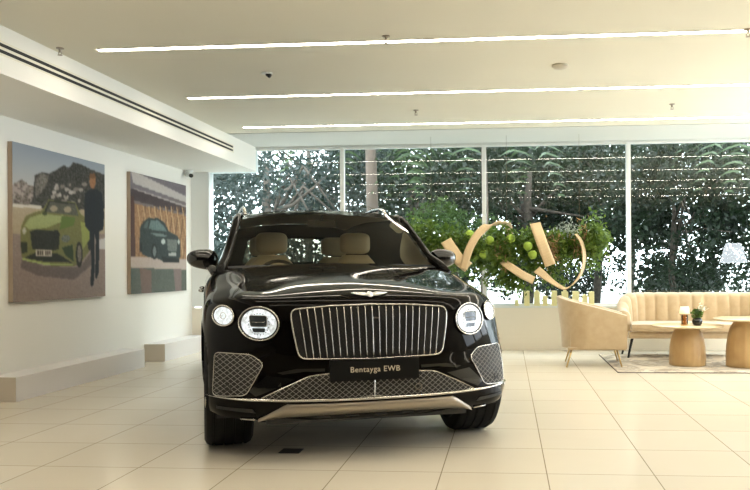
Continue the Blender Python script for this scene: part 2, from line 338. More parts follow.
# flank rows  (y, x at levels..., shoulder z, deck outer)
rows = [ # y,    shoulder z, shoulder x, deck(4) x, deck z, centre z
 (1.02, 1.00, .905, .80, 1.025, 1.042),
 (1.22, 1.03, .91, .80, 1.055, 1.085),
 (1.45, 1.07, .915, .80, 1.11, 1.155),
 (1.72, 1.105, .93, .83, 1.172, 1.208),
 (2.1, 1.09, .935, .86, 1.135, 1.16),
 (2.8, 1.10, .94, .865, 1.145, 1.16),
 (3.6, 1.105, .945, .865, 1.15, 1.16),
 (4.3, 1.11, .94, .85, 1.155, 1.16),
 (4.9, 1.11, .92, .81, 1.155, 1.16),
 (5.28, 1.10, .86, .76, 1.14, 1.15)]
fl = [.94, .97, .985, .99, .992, .99, .98, .968]
NR = len(rows); Sd = {}; T = {}
yc = [.60, .88, 1.28, 1.72]
for j, (y, sz, sx, dx, dz, cz) in enumerate(rows):
    for k in range(8):
        z = zl[k] if k < 5 else zl[4]+(sz-zl[4])*((zl[k]-zl[4])/(1.02-zl[4]))
        x = fl[k] - (.03 if (y > 5.2) else 0)
        if 2.0 < y < 3.7 and k < 6: x -= .03 if k > 1 else 0.0
        Sd[j, k] = (x, y, z)
    if j == 0: Sd[0, 0] = (.955, y, .33); Sd[0, 1] = (.98, y, .36)
    Sd[j, 8] = (sx, y, sz)
    for i in range(5):
        if j < 4:
            yy = yc[j]+(y-yc[j])*(fx[i]/.885)**2*.9; f = fx[i]/.80
            bul = [0, -.002, -.005, -.018, -.004][i]
            z = cz+(dz-cz)*f*f+bul
            T[i, j] = (fx[i] if i < 4 else dx, yy, z)
        else:
            yy = y if y < 5 else y+.06*(1-(fx[i]/.9)**2)
            T[i, j] = ((dx/.80)*fx[i] if i < 4 else dx, yy, cz+(dz-cz)*(i/4))
    T[5, j] = Sd[j, 8]
R = {}
for i in range(nI):
    for k in range(9):
        if i == 5: p = (fl[k]-.05 if k < 8 else .82, 5.40, zl[k]+(1.09-zl[4])*0 if k < 5 else .62+(zl[min(k, 7)]-.62)*1.25)
        else: p = (fx[i], 5.52-.10*(fx[i]/.9)**2, zl[k] if k < 5 else .62+(zl[min(k, 7)]-.62)*1.25)
        if k == 8: p = (p[0], 5.40 if i < 5 else 5.36, 1.12)
        R[i, k] = p
def body_mesh():
    bm = bmesh.new(); cache = {}
    def V(p, s):
        q = (round(p[0]*s, 5), round(p[1], 5), round(p[2], 5))
        if q not in cache: cache[q] = bm.verts.new(q)
        return cache[q]
    def quad(a, b, c, d, s):
        vs = [V(p, s) for p in (a, b, c, d)]
        if len(set(vs)) < 3: return
        try: bm.faces.new(vs)
        except ValueError: pass
    for s in (1, -1):
        for i in range(5):
            for k in range(8): quad(F[i, k], F[i+1, k], F[i+1, k+1], F[i, k+1], s); quad(R[i, k], R[i+1, k], R[i+1, k+1], R[i, k+1], s)
        TT = lambda i, j: F[i, 8] if j < 0 else (R[i, 8] if j >= NR else T[i, j])
        SS = lambda j, k: F[5, k] if j < 0 else (R[5, k] if j >= NR else Sd[j, k])
        for j in range(-1, NR):
            for i in range(5):
                if 4 <= j < NR-2 and i < 4: continue
                quad(TT(i, j), TT(i+1, j), TT(i+1, j+1), TT(i, j+1), s)
            for k in range(8): quad(SS(j, k), SS(j+1, k), SS(j+1, k+1), SS(j, k+1), s)
    cl = bm.edges.layers.float.get('crease_edge') or bm.edges.layers.float.new('crease_edge')
    def crease(a, b, val):
        for s in (1, -1):
            e = bm.edges.get((V(a, s), V(b, s)))
            if e: e[cl] = val
    TT = lambda i, j: F[i, 8] if j < 0 else T[i, j]
    for j in range(-1, 3): crease(TT(0, j), TT(0, j+1), .3); crease(TT(3, j), TT(3, j+1), .2)
    bmesh.ops.recalc_face_normals(bm, faces=bm.faces[:])
    me = bpy.data.meshes.new('cage'); bm.to_mesh(me); bm.free(); o = bpy.data.objects.new('cage', me); C.objects.link(o)
    md = o.modifiers.new('s', 'SUBSURF'); md.levels = 4; md.render_levels = 4
    dg = bpy.context.evaluated_depsgraph_get(); res = bpy.data.meshes.new_from_object(o.evaluated_get(dg)); bpy.data.objects.remove(o); bpy.data.meshes.remove(me)
    return res
me = body_mesh(); bm = bmesh.new(); bm.from_mesh(me)
bmesh.ops.recalc_face_normals(bm, faces=bm.faces[:])
BVH = BVHTree.FromBMesh(bm)
AX = [(1.05, .385), (4.17, .385)]; WR = .385; AR = .425
for ay, az in AX:
    dl = [f for f in bm.faces if abs(f.calc_center_median().x) > .60 and (f.calc_center_median().y-ay)**2+(f.calc_center_median().z-az)**2 < AR**2]
    bmesh.ops.delete(bm, geom=dl, context='FACES')
    for v in bm.verts:
        if v.is_boundary and abs(v.co.x) > .60:
            d = math.hypot(v.co.y-ay, v.co.z-az)
            if d < AR+.05 and v.co.z > .27:
                v.co.y = ay+(v.co.y-ay)*AR/d; v.co.z = az+(v.co.z-az)*AR/d
# hood as its own panel
def in_hood(c): return c.z > .93 and c.y < 1.68 and abs(c.x) < .60+.12*max(0, (c.y-.5)) and c.y > .41+.3*c.x*c.x
hood = [f for f in bm.faces if in_hood(f.calc_center_median())]
bm2 = bm.copy(); hs = {f.index for f in hood}
bm2.faces.ensure_lookup_table(); bmesh.ops.delete(bm2, geom=[f for f in bm2.faces if f.index not in hs], context='FACES')
obj('bonnet', bm2, PAINT, car, smooth=True)
bmesh.ops.delete(bm, geom=hood, context='FACES')
obj('body', bm, PAINT, car, smooth=True)

def surf(x, z, off=.004):
    hit = BVH.ray_cast(Vector((x, -1, z)), Vector((0, 1, 0)))
    if hit[0] is None: return Vector((x, .7, z))
    n = hit[1]
    if n.y > 0: n = -n
    return hit[0]+n*off
def conform(bm, poly, off, step=.02, mi=0):
    """fill a polygon given in front view (x,z), following the body"""
    P_ = [Vector((a, b, 0)) for a, b in poly]; b2 = bmesh.new(); b2.faces.new([b2.verts.new(p) for p in P_]); b2.faces.ensure_lookup_table()
    xs = [p.x for p in P_]; zs = [p.y for p in P_]
    x = min(xs)+step
    while x < max(xs): bmesh.ops.bisect_plane(b2, geom=b2.verts[:]+b2.edges[:]+b2.faces[:], plane_co=(x, 0, 0), plane_no=(1, 0, 0)); x += step
    z = min(zs)+step
    while z < max(zs): bmesh.ops.bisect_plane(b2, geom=b2.verts[:]+b2.edges[:]+b2.faces[:], plane_co=(0, z, 0), plane_no=(0, 1, 0)); z += step
    mp = {v: bm.verts.new(surf(v.co.x, v.co.y, off)) for v in b2.verts}
    for f in b2.faces: bm.faces.new([mp[v] for v in f.verts]).material_index = mi
    b2.free()
def inside(p, poly):
    c = False; n = len(poly)
    for i in range(n):
        (x0, y0), (x1, y1) = poly[i], poly[(i+1) % n]
        if (y0 > p[1]) != (y1 > p[1]) and p[0] < (x1-x0)*(p[1]-y0)/(y1-y0)+x0: c = not c
    return c
def dens(poly, n=6):
    out = []
    for i in range(len(poly)):
        a, b = poly[i], poly[(i+1) % len(poly)]
        out += [(a[0]+(b[0]-a[0])*k/n, a[1]+(b[1]-a[1])*k/n) for k in range(n)]
    return out
def rim(bm, poly, r, off=.006, n=6, seg=6): tube(bm, [surf(x, z, off) for x, z in dens(poly, seg)], r, n, closed=True)
def lattice(bm, poly, dx, dz, r, off=.008):
    xs = [p[0] for p in poly]; zs = [p[1] for p in poly]; x0, x1, z0, z1 = min(xs), max(xs), min(zs), max(zs); H = z1-z0
    for sgn in (1, -1):
        x = math.floor((x0-H*dx/dz)/dx)*dx
        while x < x1+H*dx/dz:
            run = []; n = int(H/.006)
            for q in range(n+1):
                z = z0+H*q/n; p = (x+sgn*(z-z0)*dx/dz, z)
                if inside(p, poly): run.append(p)
                if (not inside(p, poly) or q == n) and run:
                    if len(run) > 1: tube(bm, [surf(a, b, off) for a, b in (run[::3]+[run[-1]])], r, 4, cap=False)
                    run = []
            x += dx
def rounded(pts, r, n=4):
    out = []; N = len(pts)
    for i in range(N):
        p = Vector((*pts[i], 0)); a = Vector((*pts[i-1], 0))-p; b = Vector((*pts[(i+1) % N], 0))-p; q = min(r, a.length/2, b.length/2)
        A = p+a.normalized()*q; B = p+b.normalized()*q
        for k in range(n+1):
            t = k/n; v = A*(1-t)**2+p*2*t*(1-t)+B*t*t; out.append((v.x, v.y))
    return out
mir = lambda poly, s: [(s*x, z) for x, z in poly]
# grille
GR = rounded([(-.477, .900), (-.24, .918), (0, .923), (.24, .918), (.477, .900), (.468, .80), (.432, .612), (0, .602), (-.432, .612), (-.468, .80)], .045)
bm = bmesh.new(); conform(bm, GR, .004, .04); grille = obj('grille', bm, BLACK, car, smooth=True)
bm = bmesh.new(); rim(bm, GR, .005, .014, 8, 2); obj('grille_surround', bm, CHROME, grille, smooth=True)
bm = bmesh.new(); lattice(bm, GR, .022, .022, .0011, .006); obj('grille_mesh', bm, mat('grille_mesh_black', (.006, .006, .006), .5, spec=.2), grille)
def gtop(x): return .921-.018*(abs(x)/.46)**2
bm = bmesh.new()
for k in range(-10, 11):
    x = k*.0425; zt, zb = gtop(x)-.002, .606+.006*(abs(x)/.42)**2; xb = x*.915
    if abs(k) == 10: zt -= .004; zb += .002
    tube(bm, [surf(x+(xb-x)*t, zt+(zb-zt)*t, .014) for t in np.linspace(0, 1, 9)], .0031 if k else .0042, 6)
obj('grille_slats', bm, CHROME, grille, smooth=True)
bm = bmesh.new(); c = surf(.02, .845, .012); box(bm, c.x-.018, c.x+.018, c.y-.004, c.y+.004, c.z-.004, c.z+.004, .001); obj('front_camera', bm, CHROME, grille)
# winged badge
bm = bmesh.new()
def wing(s):
    pts = [(.008, .984), (.04, .989), (.075, .990), (.112, .987), (.08, .979), (.05, .973), (.008, .970)]
    conform(bm, mir(pts, s), .006, .03)
wing(1); wing(-1)
conform(bm, [(.02*math.cos(t), .976+.014*math.sin(t)) for t in np.linspace(0, 2*PI, 17)[:-1]], .010, .05); badge = obj('badge', bm, mat('badge_silver', (.85, .85, .84), .35, metal=.6), car, smooth=True)
md = badge.modifiers.new('s', 'SOLIDIFY'); md.thickness = .005; md.offset = 1

# headlights
def crystal():
    m = mat('lit_lens', (.5, .55, .6), .1, emit=(.86, .95, 1), es=1.0); nt = m.node_tree; b = nt.nodes['Principled BSDF']
    tc = nt.nodes.new('ShaderNodeTexCoord'); v = nt.nodes.new('ShaderNodeTexVoronoi'); v.inputs['Scale'].default_value = 65; nt.links.new(tc.outputs['Object'], v.inputs['Vector'])
    r = nt.nodes.new('ShaderNodeMapRange'); r.inputs['To Min'].default_value = .0; r.inputs['To Max'].default_value = .6; nt.links.new(v.outputs['Color'], r.inputs['Value']); nt.links.new(r.outputs[0], b.inputs['Emission Strength']); return m
CRYS = crystal(); COVER = glass('lens_cover', (.95, .97, 1), 1.35); LAMPD = mat('lamp_module', (.03, .035, .04), .15, metal=.4)
def ell2(cx, cz, a, b, n=40, tw=0): return [(cx+a*math.cos(t), cz+b*math.sin(t)+tw*a*math.cos(t)) for t in np.linspace(0, 2*PI, n+1)[:-1]]
for s in (-1, 1):
    for nm, cx_, cz_, a, b in (('headlight', .652, .817, .111, .097), ('daytime_running_light', .850, .857, .060, .058)):
        bm = bmesh.new(); conform(bm, mir(ell2(cx_, cz_, a, b), s), .005, .02); hl = obj(nm, bm, BLACK, car, smooth=True)
        bm = bmesh.new(); tube(bm, [surf(x, z, .012) for x, z in mir(ell2(cx_, cz_, a, b), s)], .0045, 6, closed=True); obj('bezel', bm, CHROME, hl, smooth=True)
        bm = bmesh.new(); tube(bm, [surf(x, z, .008) for x, z in mir(ell2(cx_, cz_, a*.93, b*.93), s)], .003, 6, closed=True); obj('inner_ring', bm, GLOSSB, hl, smooth=True)
        bm = bmesh.new(); conform(bm, mir(ell2(cx_, cz_, a*.88, b*.88), s), .010, .02); obj('light_element', bm, CRYS, hl, smooth=True)
        if nm == 'headlight':
            q = [(cx_-.046, cz_-.018), (cx_+.044, cz_-.018), (cx_+.050, cz_+.046), (cx_-.046, cz_+.046)]
            bm = bmesh.new(); conform(bm, mir(rounded(q, .012), s), .016, .03); conform(bm, mir(rounded([(cx_-.034, cz_-.05), (cx_+.03, cz_-.05), (cx_+.036, cz_-.026), (cx_-.036, cz_-.026)], .006), s), .016, .03)
            obj('projector_module', bm, LAMPD, hl)
            bm = bmesh.new(); rim(bm, mir(rounded(q, .012), s), .0025, .017, 5, 2); tube(bm, [surf(s*(cx_+u), cz_+.008, .018) for u in (-.034, 0, .036)], .0015, 4); obj('module_frame', bm, DCHROME, hl)
            bm = bmesh.new()
            for x, z in ell2(cx_, cz_-.003, .056, .062, 22): bmesh.ops.create_icosphere(bm, subdivisions=1, radius=.0035, matrix=Matrix.Translation(surf(s*x, z, .012)))
            obj('lens_dots', bm, GLOSSB, hl)
        else:
            bm = bmesh.new(); tube(bm, [surf(x, z, .012) for x, z in mir(ell2(cx_, cz_, .016, .019, 16), s)], .002, 4, closed=True); obj('emblem_ring', bm, DCHROME, hl)
    # side intake
    IN = rounded([(.905, .643), (.70, .638), (.632, .585), (.735, .405), (.918, .392)], .03)
    bm = bmesh.new(); conform(bm, mir(IN, s), .003, .03); it = obj('side_intake', bm, BLACK, car, smooth=True)
    bm = bmesh.new(); rim(bm, mir(IN, s), .0035, .006, 6, 2); obj('intake_rim', bm, DCHROME, it, smooth=True)
    bm = bmesh.new(); lattice(bm, mir(IN, s), .038, .030, .0012, .008); obj('intake_mesh', bm, MESHM, it)
    bm = bmesh.new(); tube(bm, [surf(x, z, .012) for x, z in mir(ell2(.83, .445, .016, .016, 18), s)], .003, 5, closed=True); obj('parking_sensor', bm, PLASTIC, it)
    # air blade beside the plate and small bright tick below the lamp
    bm = bmesh.new(); conform(bm, mir([(.29, .555), (.45, .556), (.56, .535), (.53, .525), (.40, .540), (.29, .538)], s), .012, .03); obj('air_blade', bm, GLOSSB, car, smooth=True)
    bm = bmesh.new(); conform(bm, mir([(.46, .50), (.62, .52), (.72, .43), (.68, .40), (.56, .45)], s), .006, .03); obj('bumper_facet', bm, GLOSSB, car, smooth=True)
# lower mesh
LM = rounded([(-.66, .386), (-.55, .44), (-.38, .515), (-.27, .525), (.27, .525), (.38, .515), (.55, .44), (.66, .386)], .02)
bm = bmesh.new(); conform(bm, LM, .003, .04); lm = obj('lower_grille', bm, BLACK, car, smooth=True)
bm = bmesh.new(); lattice(bm, LM, .038, .030, .0012, .008); obj('lower_mesh', bm, MESHM, lm)
bm = bmesh.new(); rim(bm, LM, .003, .007, 5, 2); obj('lower_rim', bm, DCHROME, lm)
bm = bmesh.new(); tube(bm, [surf(0, z, .014) for z in (.385, .43, .47, .5)], .003, 6); obj('centre_bar', bm, CHROME, lm)
bm = bmesh.new(); c = surf(.27, .43, .012); tube(bm, [(c.x+.02*math.cos(t), c.y, c.z+.02*math.sin(t)) for t in np.linspace(0, 2*PI, 17)[:-1]], .0035, 5, closed=True); obj('radar_sensor', bm, DCHROME, lm)
def band(bm, zt, zb, off, xm, n=36, bulge=0):
    """band across the nose; zt/zb functions of |x|, thick bar"""
    A = []
    for q in range(n+1):
        x = -xm+2*xm*q/n; t, b = zt(abs(x)), zb(abs(x))
        A.append([bm.verts.new(surf(x, t, .0)), bm.verts.new(surf(x, t-.004, off)), bm.verts.new(surf(x, (t+b)/2, off+bulge)), bm.verts.new(surf(x, b+.004, off)), bm.verts.new(surf(x, b, .0))])
    for a, b in zip(A, A[1:]):
        for k in range(4): bm.faces.new((a[k], a[k+1], b[k+1], b[k]))
bm = bmesh.new(); band(bm, lambda x: .384+.010*(x/.9)**2, lambda x: .364+.012*(x/.9)**2+max(0, x-.75)*.05, .014, .955, 60, .004); obj('chrome_strip', bm, CHROME, car, smooth=True)
def skt(x): return .352 if x < .51 else .352-.095*((x-.51)/.15)
def skb(x): return .288-.010*(x/.47)**2 if x < .50 else .277-.028*((x-.50)/.17)
bm = bmesh.new(); band(bm, skt, lambda x: min(skb(x), skt(x)-.006), .016, .665, 50, .004); obj('skid_plate', bm, SATIN, car, smooth=True)
for x in (-.30, -.13, .04, .21): # scallops in the skid plate's lower edge
    bm = bmesh.new(); conform(bm, [(x-.04, .279), (x+.05, .279), (x+.04, .290), (x-.03, .290)], .022, .03); obj('skid_notch', bm, BLACK, car)
for s in (-1, 1):
    bm = bmesh.new(); tube(bm, [surf(s*x, z, .006) for x, z in ((.955, .37), (.958, .33), (.955, .305), (.93, .283), (.86, .27), (.76, .262), (.68, .256))], .006, 6); obj('bumper_trim', bm, DCHROME, car, smooth=True)
    bm = bmesh.new(); conform(bm, mir([(.68, .30), (.70, .325), (.90, .335), (.90, .318)], s), .004, .03); obj('bumper_duct', bm, BLACK, car)
# plate with lettering
c = surf(0, .55, .02)
bm = bmesh.new(); box(bm, -.268, .268, c.y-.024, c.y-.004, .483, .608, .004); box(bm, -.2, .2, c.y-.006, c.y+.04, .50, .59); plate = obj('number_plate', bm, mat('plate_black', (.005, .005, .005), .5, spec=.15), car)
tx = bpy.data.curves.new('plate_text', 'FONT'); tx.body = 'Bentayga EWB'; tx.size = .046; tx.align_x = 'CENTER'; tx.align_y = 'CENTER'; tx.extrude = .001; tx.space_character = 1.1
to = bpy.data.objects.new('t', tx); C.objects.link(to); bpy.context.view_layer.update()
tm = bpy.data.meshes.new_from_object(to.evaluated_get(bpy.context.evaluated_depsgraph_get())); bpy.data.objects.remove(to)
tm.materials.clear(); o = link('plate_lettering', tm, mat('letter_gold', (.62, .55, .42), .4), plate); o.location = (0, c.y-.0262, .548); o.rotation_euler = (PI/2, 0, 0); o.scale = (1, 1, 1)
# underside
bm = bmesh.new(); box(bm, -.66, .66, .62, 1.5, .20, .26, .02); box(bm, -.90, .90, 1.5, 5.3, .20, .26, .02); box(bm, -.62, .62, .42, .7, .22, .30, .02); obj('underbody', bm, PLASTIC, car)
for s in (-1, 1):
    for ay, az in AX:
        bm = bmesh.new(); n = 24; R1 = AR+.004
        A = [[bm.verts.new((s*x, ay+R1*math.cos(t), az+R1*math.sin(t))) for t in np.linspace(.06, PI+.35, n)] for x in (.55, .90)]
        for q in range(n-1): bm.faces.new((A[0][q], A[0][q+1], A[1][q+1], A[1][q]))
        bm.faces.new(A[0]); obj('wheel_arch_liner', bm, BLACK, car)
# wheels
def wheel(x, y, s):
    w_ = bpy.data.objects.new('wheel', None); C.objects.link(w_); w_.parent = car; w_.location = (x, y, WR)
    W2 = .15; prof = [(.275, -W2*.85), (.30, -W2), (.345, -W2), (.372, -W2*.9), (.385, -W2*.72)]
    for g in (-.5, -.17, .17, .5): prof += [(.385, W2*(g-.035)*1.2), (.377, W2*(g-.03)*1.2), (.377, W2*(g+.03)*1.2), (.385, W2*(g+.035)*1.2)]
    prof += [(.385, W2*.72), (.372, W2*.9), (.345, W2), (.30, W2), (.275, W2*.85)]
    bm = bmesh.new(); n = 72; rings = []
    for r, h in prof: rings.append([bm.verts.new((h, r*math.cos(2*PI*k/n), r*math.sin(2*PI*k/n))) for k in range(n)])
    for A, B in zip(rings, rings[1:]):
        for k in range(n): bm.faces.new((A[k], A[(k+1) % n], B[(k+1) % n], B[k]))
    obj('tyre', bm, RUBBER, w_, angle=35)
    bm = bmesh.new(); n = 48; rings = []
    for r, h in [(.278, -.12), (.262, -.11), (.255, .0), (.262, .10), (.278, .125), (.285, .128)]: rings.append([bm.verts.new((s*h, r*math.cos(2*PI*k/n), r*math.sin(2*PI*k/n))) for k in range(n)])
    for A, B in zip(rings, rings[1:]):
        for k in range(n): bm.faces.new((A[k], A[(k+1) % n], B[(k+1) % n], B[k]))
    obj('rim', bm, DCHROME, w_, smooth=True)
    for q in range(10):
        bm = bmesh.new(); a = 2*PI*q/10; e = Vector((0, math.cos(a), math.sin(a))); tng = Vector((0, -math.sin(a), math.cos(a))); vs = []
        for r, hw, h in ((.04, .018, .10), (.15, .013, .095), (.27, .022, .118)):
            vs.append([bm.verts.new(e*r+tng*hw*u+Vector((s*hh, 0, 0))) for u, hh in ((-1, h), (1, h), (1, h-.03), (-1, h-.03))])
        for A, B in zip(vs, vs[1:]):
            for k in range(4): bm.faces.new((A[k], A[(k+1) % 4], B[(k+1) % 4], B[k]))
        obj('spoke', bm, DCHROME, w_)
    bm = bmesh.new(); lathe(bm, [(.035, s*.09), (.035, s*.115), (.0, s*.118)], 20, axis='x'); lathe(bm, [(.19, s*.0), (.19, s*.02), (.0, s*.021)], 32, axis='x'); obj('hub', bm, DCHROME, w_)
for s in (-1, 1):
    for ay, az in AX: wheel(s*.822, ay, s)

# greenhouse
def bez(a, b, t): return [a[q]+(b[q]-a[q])*t for q in range(3)]
def patch(name, rowsfn, nu, nv, m, thick=0, parent=car):
    bm = bmesh.new(); g = [[bm.verts.new(rowsfn(u/nu, v/nv)) for u in range(nu+1)] for v in range(nv+1)]
    for v in range(nv):
        for u in range(nu): bm.faces.new((g[v][u], g[v][u+1], g[v+1][u+1], g[v+1][u]))
    if thick: bmesh.ops.solidify(bm, geom=bm.faces[:], thickness=thick)
    return obj(name, bm, m, parent, smooth=True)
def ws(u, v, e=0, g=0):                 # u -1..1 across, v 0 bottom..1 top
    hw = (.800+e)*(1-v)+(.665+e)*v
    y0 = 1.80+.03*u*u; y1 = 2.41+.07*u*u; z0 = 1.180-.01*u*u; z1 = 1.637-.036*u*u; t = v
    return (u*hw, y0+(y1-y0)*t, z0+(z1-z0)*t+.0*math.sin(PI*t)+g)
o = patch('windscreen', lambda a, b: ws(a*2-1, b), 24, 10, WSG)
def roof(u, v):
    y = 2.41+.07*u*u*(1-v)+v*2.48
    zc = 1.637+.092*math.sin(min(1, v*1.45)*PI/2)-.09*max(0, v-.45)**1.6
    hw = .665+.03*math.sin(PI*min(1, v*1.2))-.05*v
    return (u*hw, y, zc-(.028+.035*min(1, v*3))*u*u-.015*u**6)
patch('roof', lambda a, b: roof(a*2-1, b), 30, 30, PAINT, .02)
patch('headliner', lambda a, b: tuple(np.array(roof((a*2-1)*.96, b*.98+.01))-np.array((0, 0, .035))), 12, 12, mat('headliner', (.30, .26, .19), .8))
patch('scuttle', lambda a, b: ((a*2-1)*.80, 1.68+.06*(a*2-1)**2+b*.10, 1.162+.018*b-.012*(a*2-1)**2), 16, 3, PLASTIC, .01)
def belt(y): return (.868-.03*max(0, (y-3.8)), y, 1.135)
def cant(v): p = roof(1, v); return p
for s in (-1, 1):
    # pillar from scuttle corner up and along the roof edge
    pts = [(s*.868, 1.62, 1.10), (s*.845, 1.74, 1.16)]+[(s*(abs(ws(1, v)[0])+.028), ws(1, v)[1]+.02, ws(1, v)[2]-.006) for v in (.15, .35, .55, .75, .92)]
    pts += [(s*(roof(1, v)[0]+.015), roof(1, v)[1], roof(1, v)[2]-.008) for v in (.03, .10, .2, .35, .5, .65, .8, .93, 1)]
    pts += [(s*.70, 5.10, 1.38), (s*.77, 5.28, 1.16)]
    bm = bmesh.new(); tube(bm, pts, [.03, .036]+[.034]*5+[.03]*9+[.04, .05], 10); obj('roof_pillar', bm, PAINT, car, smooth=True)
    def side(a, b, s=s):
        y = 1.80+a*3.25; bl = belt(y)
        v = (y-2.53)/2.36
        if y < 2.53:
            q = (y-1.80)/.73; tp = ws(1, .04+q*.96)
        else: tp = roof(1, min(1, v))
        if y > 4.85: tp = (tp[0]+.03, y, tp[2]-(y-4.85)*1.0)
        return (s*(bl[0]+(tp[0]+.02-bl[0])*b), y, bl[2]+(tp[2]-bl[2])*b)
    patch('side_window', side, 26, 5, SIDEG)
    for yb, wd in ((3.05, .07), (4.3, .06)):
        def pil(a, b, s=s, yb=yb, wd=wd):
            y = yb+a*wd+.1*b; tp = roof(1, (y-2.53)/2.36); bl = belt(y); return (s*(bl[0]+.004+(tp[0]+.02-bl[0])*b), y, bl[2]-.02+(tp[2]-bl[2])*b)
        patch('door_pillar', pil, 2, 4, GLOSSB, .01)
    bm = bmesh.new(); tube(bm, [(s*.885, y, 1.13-.01*(y < 2)) for y in (1.9, 2.4, 3, 3.6, 4.2, 4.7)], .008, 6); obj('waist_trim', bm, CHROME, car, smooth=True)
    # roof rail
    rp = [(s*.625, 2.76, 1.620), (s*.63, 2.88, 1.672), (s*.63, 3.05, 1.700)]+[(s*.63, y, z+.012) for y, z in ((3.4, 1.70), (3.9, 1.696), (4.4, 1.670), (4.62, 1.638), (4.7, 1.60))]
    bm = bmesh.new(); tube(bm, rp, [.012]+[.016]*6+[.012], 8); obj('roof_rail', bm, CHROME, car, smooth=True)
    # door mirror
    bm = bmesh.new(); bmesh.ops.create_uvsphere(bm, u_segments=32, v_segments=20, radius=1)
    for v in bm.verts:
        x, y, z = v.co; x = math.copysign(abs(x)**.72, x); z = math.copysign(abs(z)**.82, z)
        v.co = (x*.118, y*.075 if y < 0 else y*.04, z*(.078-.014*x)+.006*x)
        v.co.y += .05*x*x*.5
    mm = obj('door_mirror', bm, GLOSSB, car, smooth=True); mm.location = (s*.982, 2.14, 1.224)
    if s < 0: mm.scale = (-1, 1, 1)
    bm = bmesh.new(); tube(bm, [(s*.87, 1.93, 1.10), (s*.90, 1.95, 1.135), (s*.93, 2.07, 1.165), (s*.965, 2.13, 1.18)], [.045, .036, .026, .02], 12); obj('mirror_arm', bm, GLOSSB, car, smooth=True)
    bm = bmesh.new(); tube(bm, [(s*.89, 2.175, 1.215), (s*1.07, 2.175, 1.22)], .05, 12); g_ = obj('mirror_glass', bm, CHROME, car, smooth=True); g_.scale = (1, .12, 1); g_.location = (0, 1.92, 0)
    # door handles
    for yy in (2.95, 4.0):
        bm = bmesh.new(); tube(bm, [(s*.985, yy, .955), (s*1.01, yy+.03, .957), (s*1.01, yy+.17, .96), (s*.985, yy+.2, .96)], .012, 8); obj('door_handle', bm, CHROME, car, smooth=True)
def rw(a, b): u = a*2-1; return (u*(.80-.16*b), 5.32-.42*b-.05*u*u*(1-b), 1.12+(.535-.06*u*u)*b)
bm = bmesh.new(); g = [[bm.verts.new(rw(a/14, b/10)) for a in range(15)] for b in range(11)]; b2 = bmesh.new(); h = [[b2.verts.new(rw(a/14, b/10)) for a in range(2, 13)] for b in range(2, 8)]
for b in range(10):
    for a in range(14):
        if not (2 <= a < 12 and 2 <= b < 7): bm.faces.new((g[b][a], g[b][a+1], g[b+1][a+1], g[b+1][a]))
        else: b2.faces.new((h[b-2][a-2], h[b-2][a-1], h[b-1][a-1], h[b-1][a-2]))
obj('tailgate', bm, PAINT, car, smooth=True); obj('rear_window', b2, SIDEG, car, smooth=True)
# interior
bm = bmesh.new(); box(bm, -.80, .80, 1.7, 5.2, .62, .66); obj('cabin_floor', bm, DARKL, car)
bm = bmesh.new(); box(bm, -.78, .78, 1.76, 2.25, .80, 1.14, .03); obj('dashboard', bm, DARKL, car)
bm = bmesh.new(); tube(bm, [(-.375+.18*math.cos(t), 2.38+.05*math.sin(t), 1.04+.17*math.sin(t)) for t in np.linspace(0, 2*PI, 25)[:-1]], .015, 8, closed=True); obj('steering_wheel', bm, DARKL, car, smooth=True)
for sx, sy in ((-.375, 2.95), (.40, 2.95), (-.375, 4.05), (.375, 4.05)):
    st = bpy.data.objects.new('seat', None); C.objects.link(st); st.parent = car; st.location = (sx, sy, .66)
    bm = bmesh.new(); box(bm, -.26, .26, -.50, .05, .02, .22, .05); obj('cushion', bm, CREAM, st, angle=60)
    bm = bmesh.new(); g = []
    for v in range(9):
        t = v/8; hw = .26 if t < .55 else .26-.14*((t-.55)/.45)**1.4; y = .02+.14*t; row = []
        for u in range(16): a = 2*PI*u/16; row.append(bm.verts.new((hw*math.copysign(abs(math.cos(a))**.6, math.cos(a)), y+.07*math.copysign(abs(math.sin(a))**.6, math.sin(a)), .15+.46*t)))
        g.append(row)
    for A, B in zip(g, g[1:]):
        for u in range(16): bm.faces.new((A[u], A[(u+1) % 16], B[(u+1) % 16], B[u]))
    bm.faces.new(g[-1]); obj('backrest', bm, CREAM, st, smooth=True)
    bm = bmesh.new(); bmesh.ops.create_uvsphere(bm, u_segments=24, v_segments=16, radius=1)
    for v in bm.verts: v.co = (math.copysign(abs(v.co.x)**.5, v.co.x)*.145, math.copysign(abs(v.co.y)**.7, v.co.y)*.06+.17, math.copysign(abs(v.co.z)**.5, v.co.z)*.10+.72)
    obj('headrest', bm, CREAM, st, smooth=True)
bm = bmesh.new(); box(bm, -.12, .12, 2.50, 2.53, 1.50, 1.56, .012); tube(bm, [(0, 2.48, 1.60), (0, 2.52, 1.54)], .012, 8); obj('rear_view_mirror', bm, DARKL, car)

# floor outlet in front of the car
tag(boxobj('floor_outlet_cover', (-1.42, -1.29, 4.86, 4.98, 0, .004), BLACK, None), 'small black floor outlet cover under the nose of the car', 'outlet')

# ------------------------------------------------------------------ lounge furniture
def fabric(name, a, b_):
    m = mat(name, a, .8, sheen=.4, var=(14, b_)); return m
VELVET = fabric('beige_velvet', (.47, .345, .20), (.51, .385, .23)); WOOD = mat('light_oak', (.50, .33, .15), .45, var=(6, (.44, .28, .12)))
TOP = mat('pale_wood_top', (.74, .60, .38), .25)
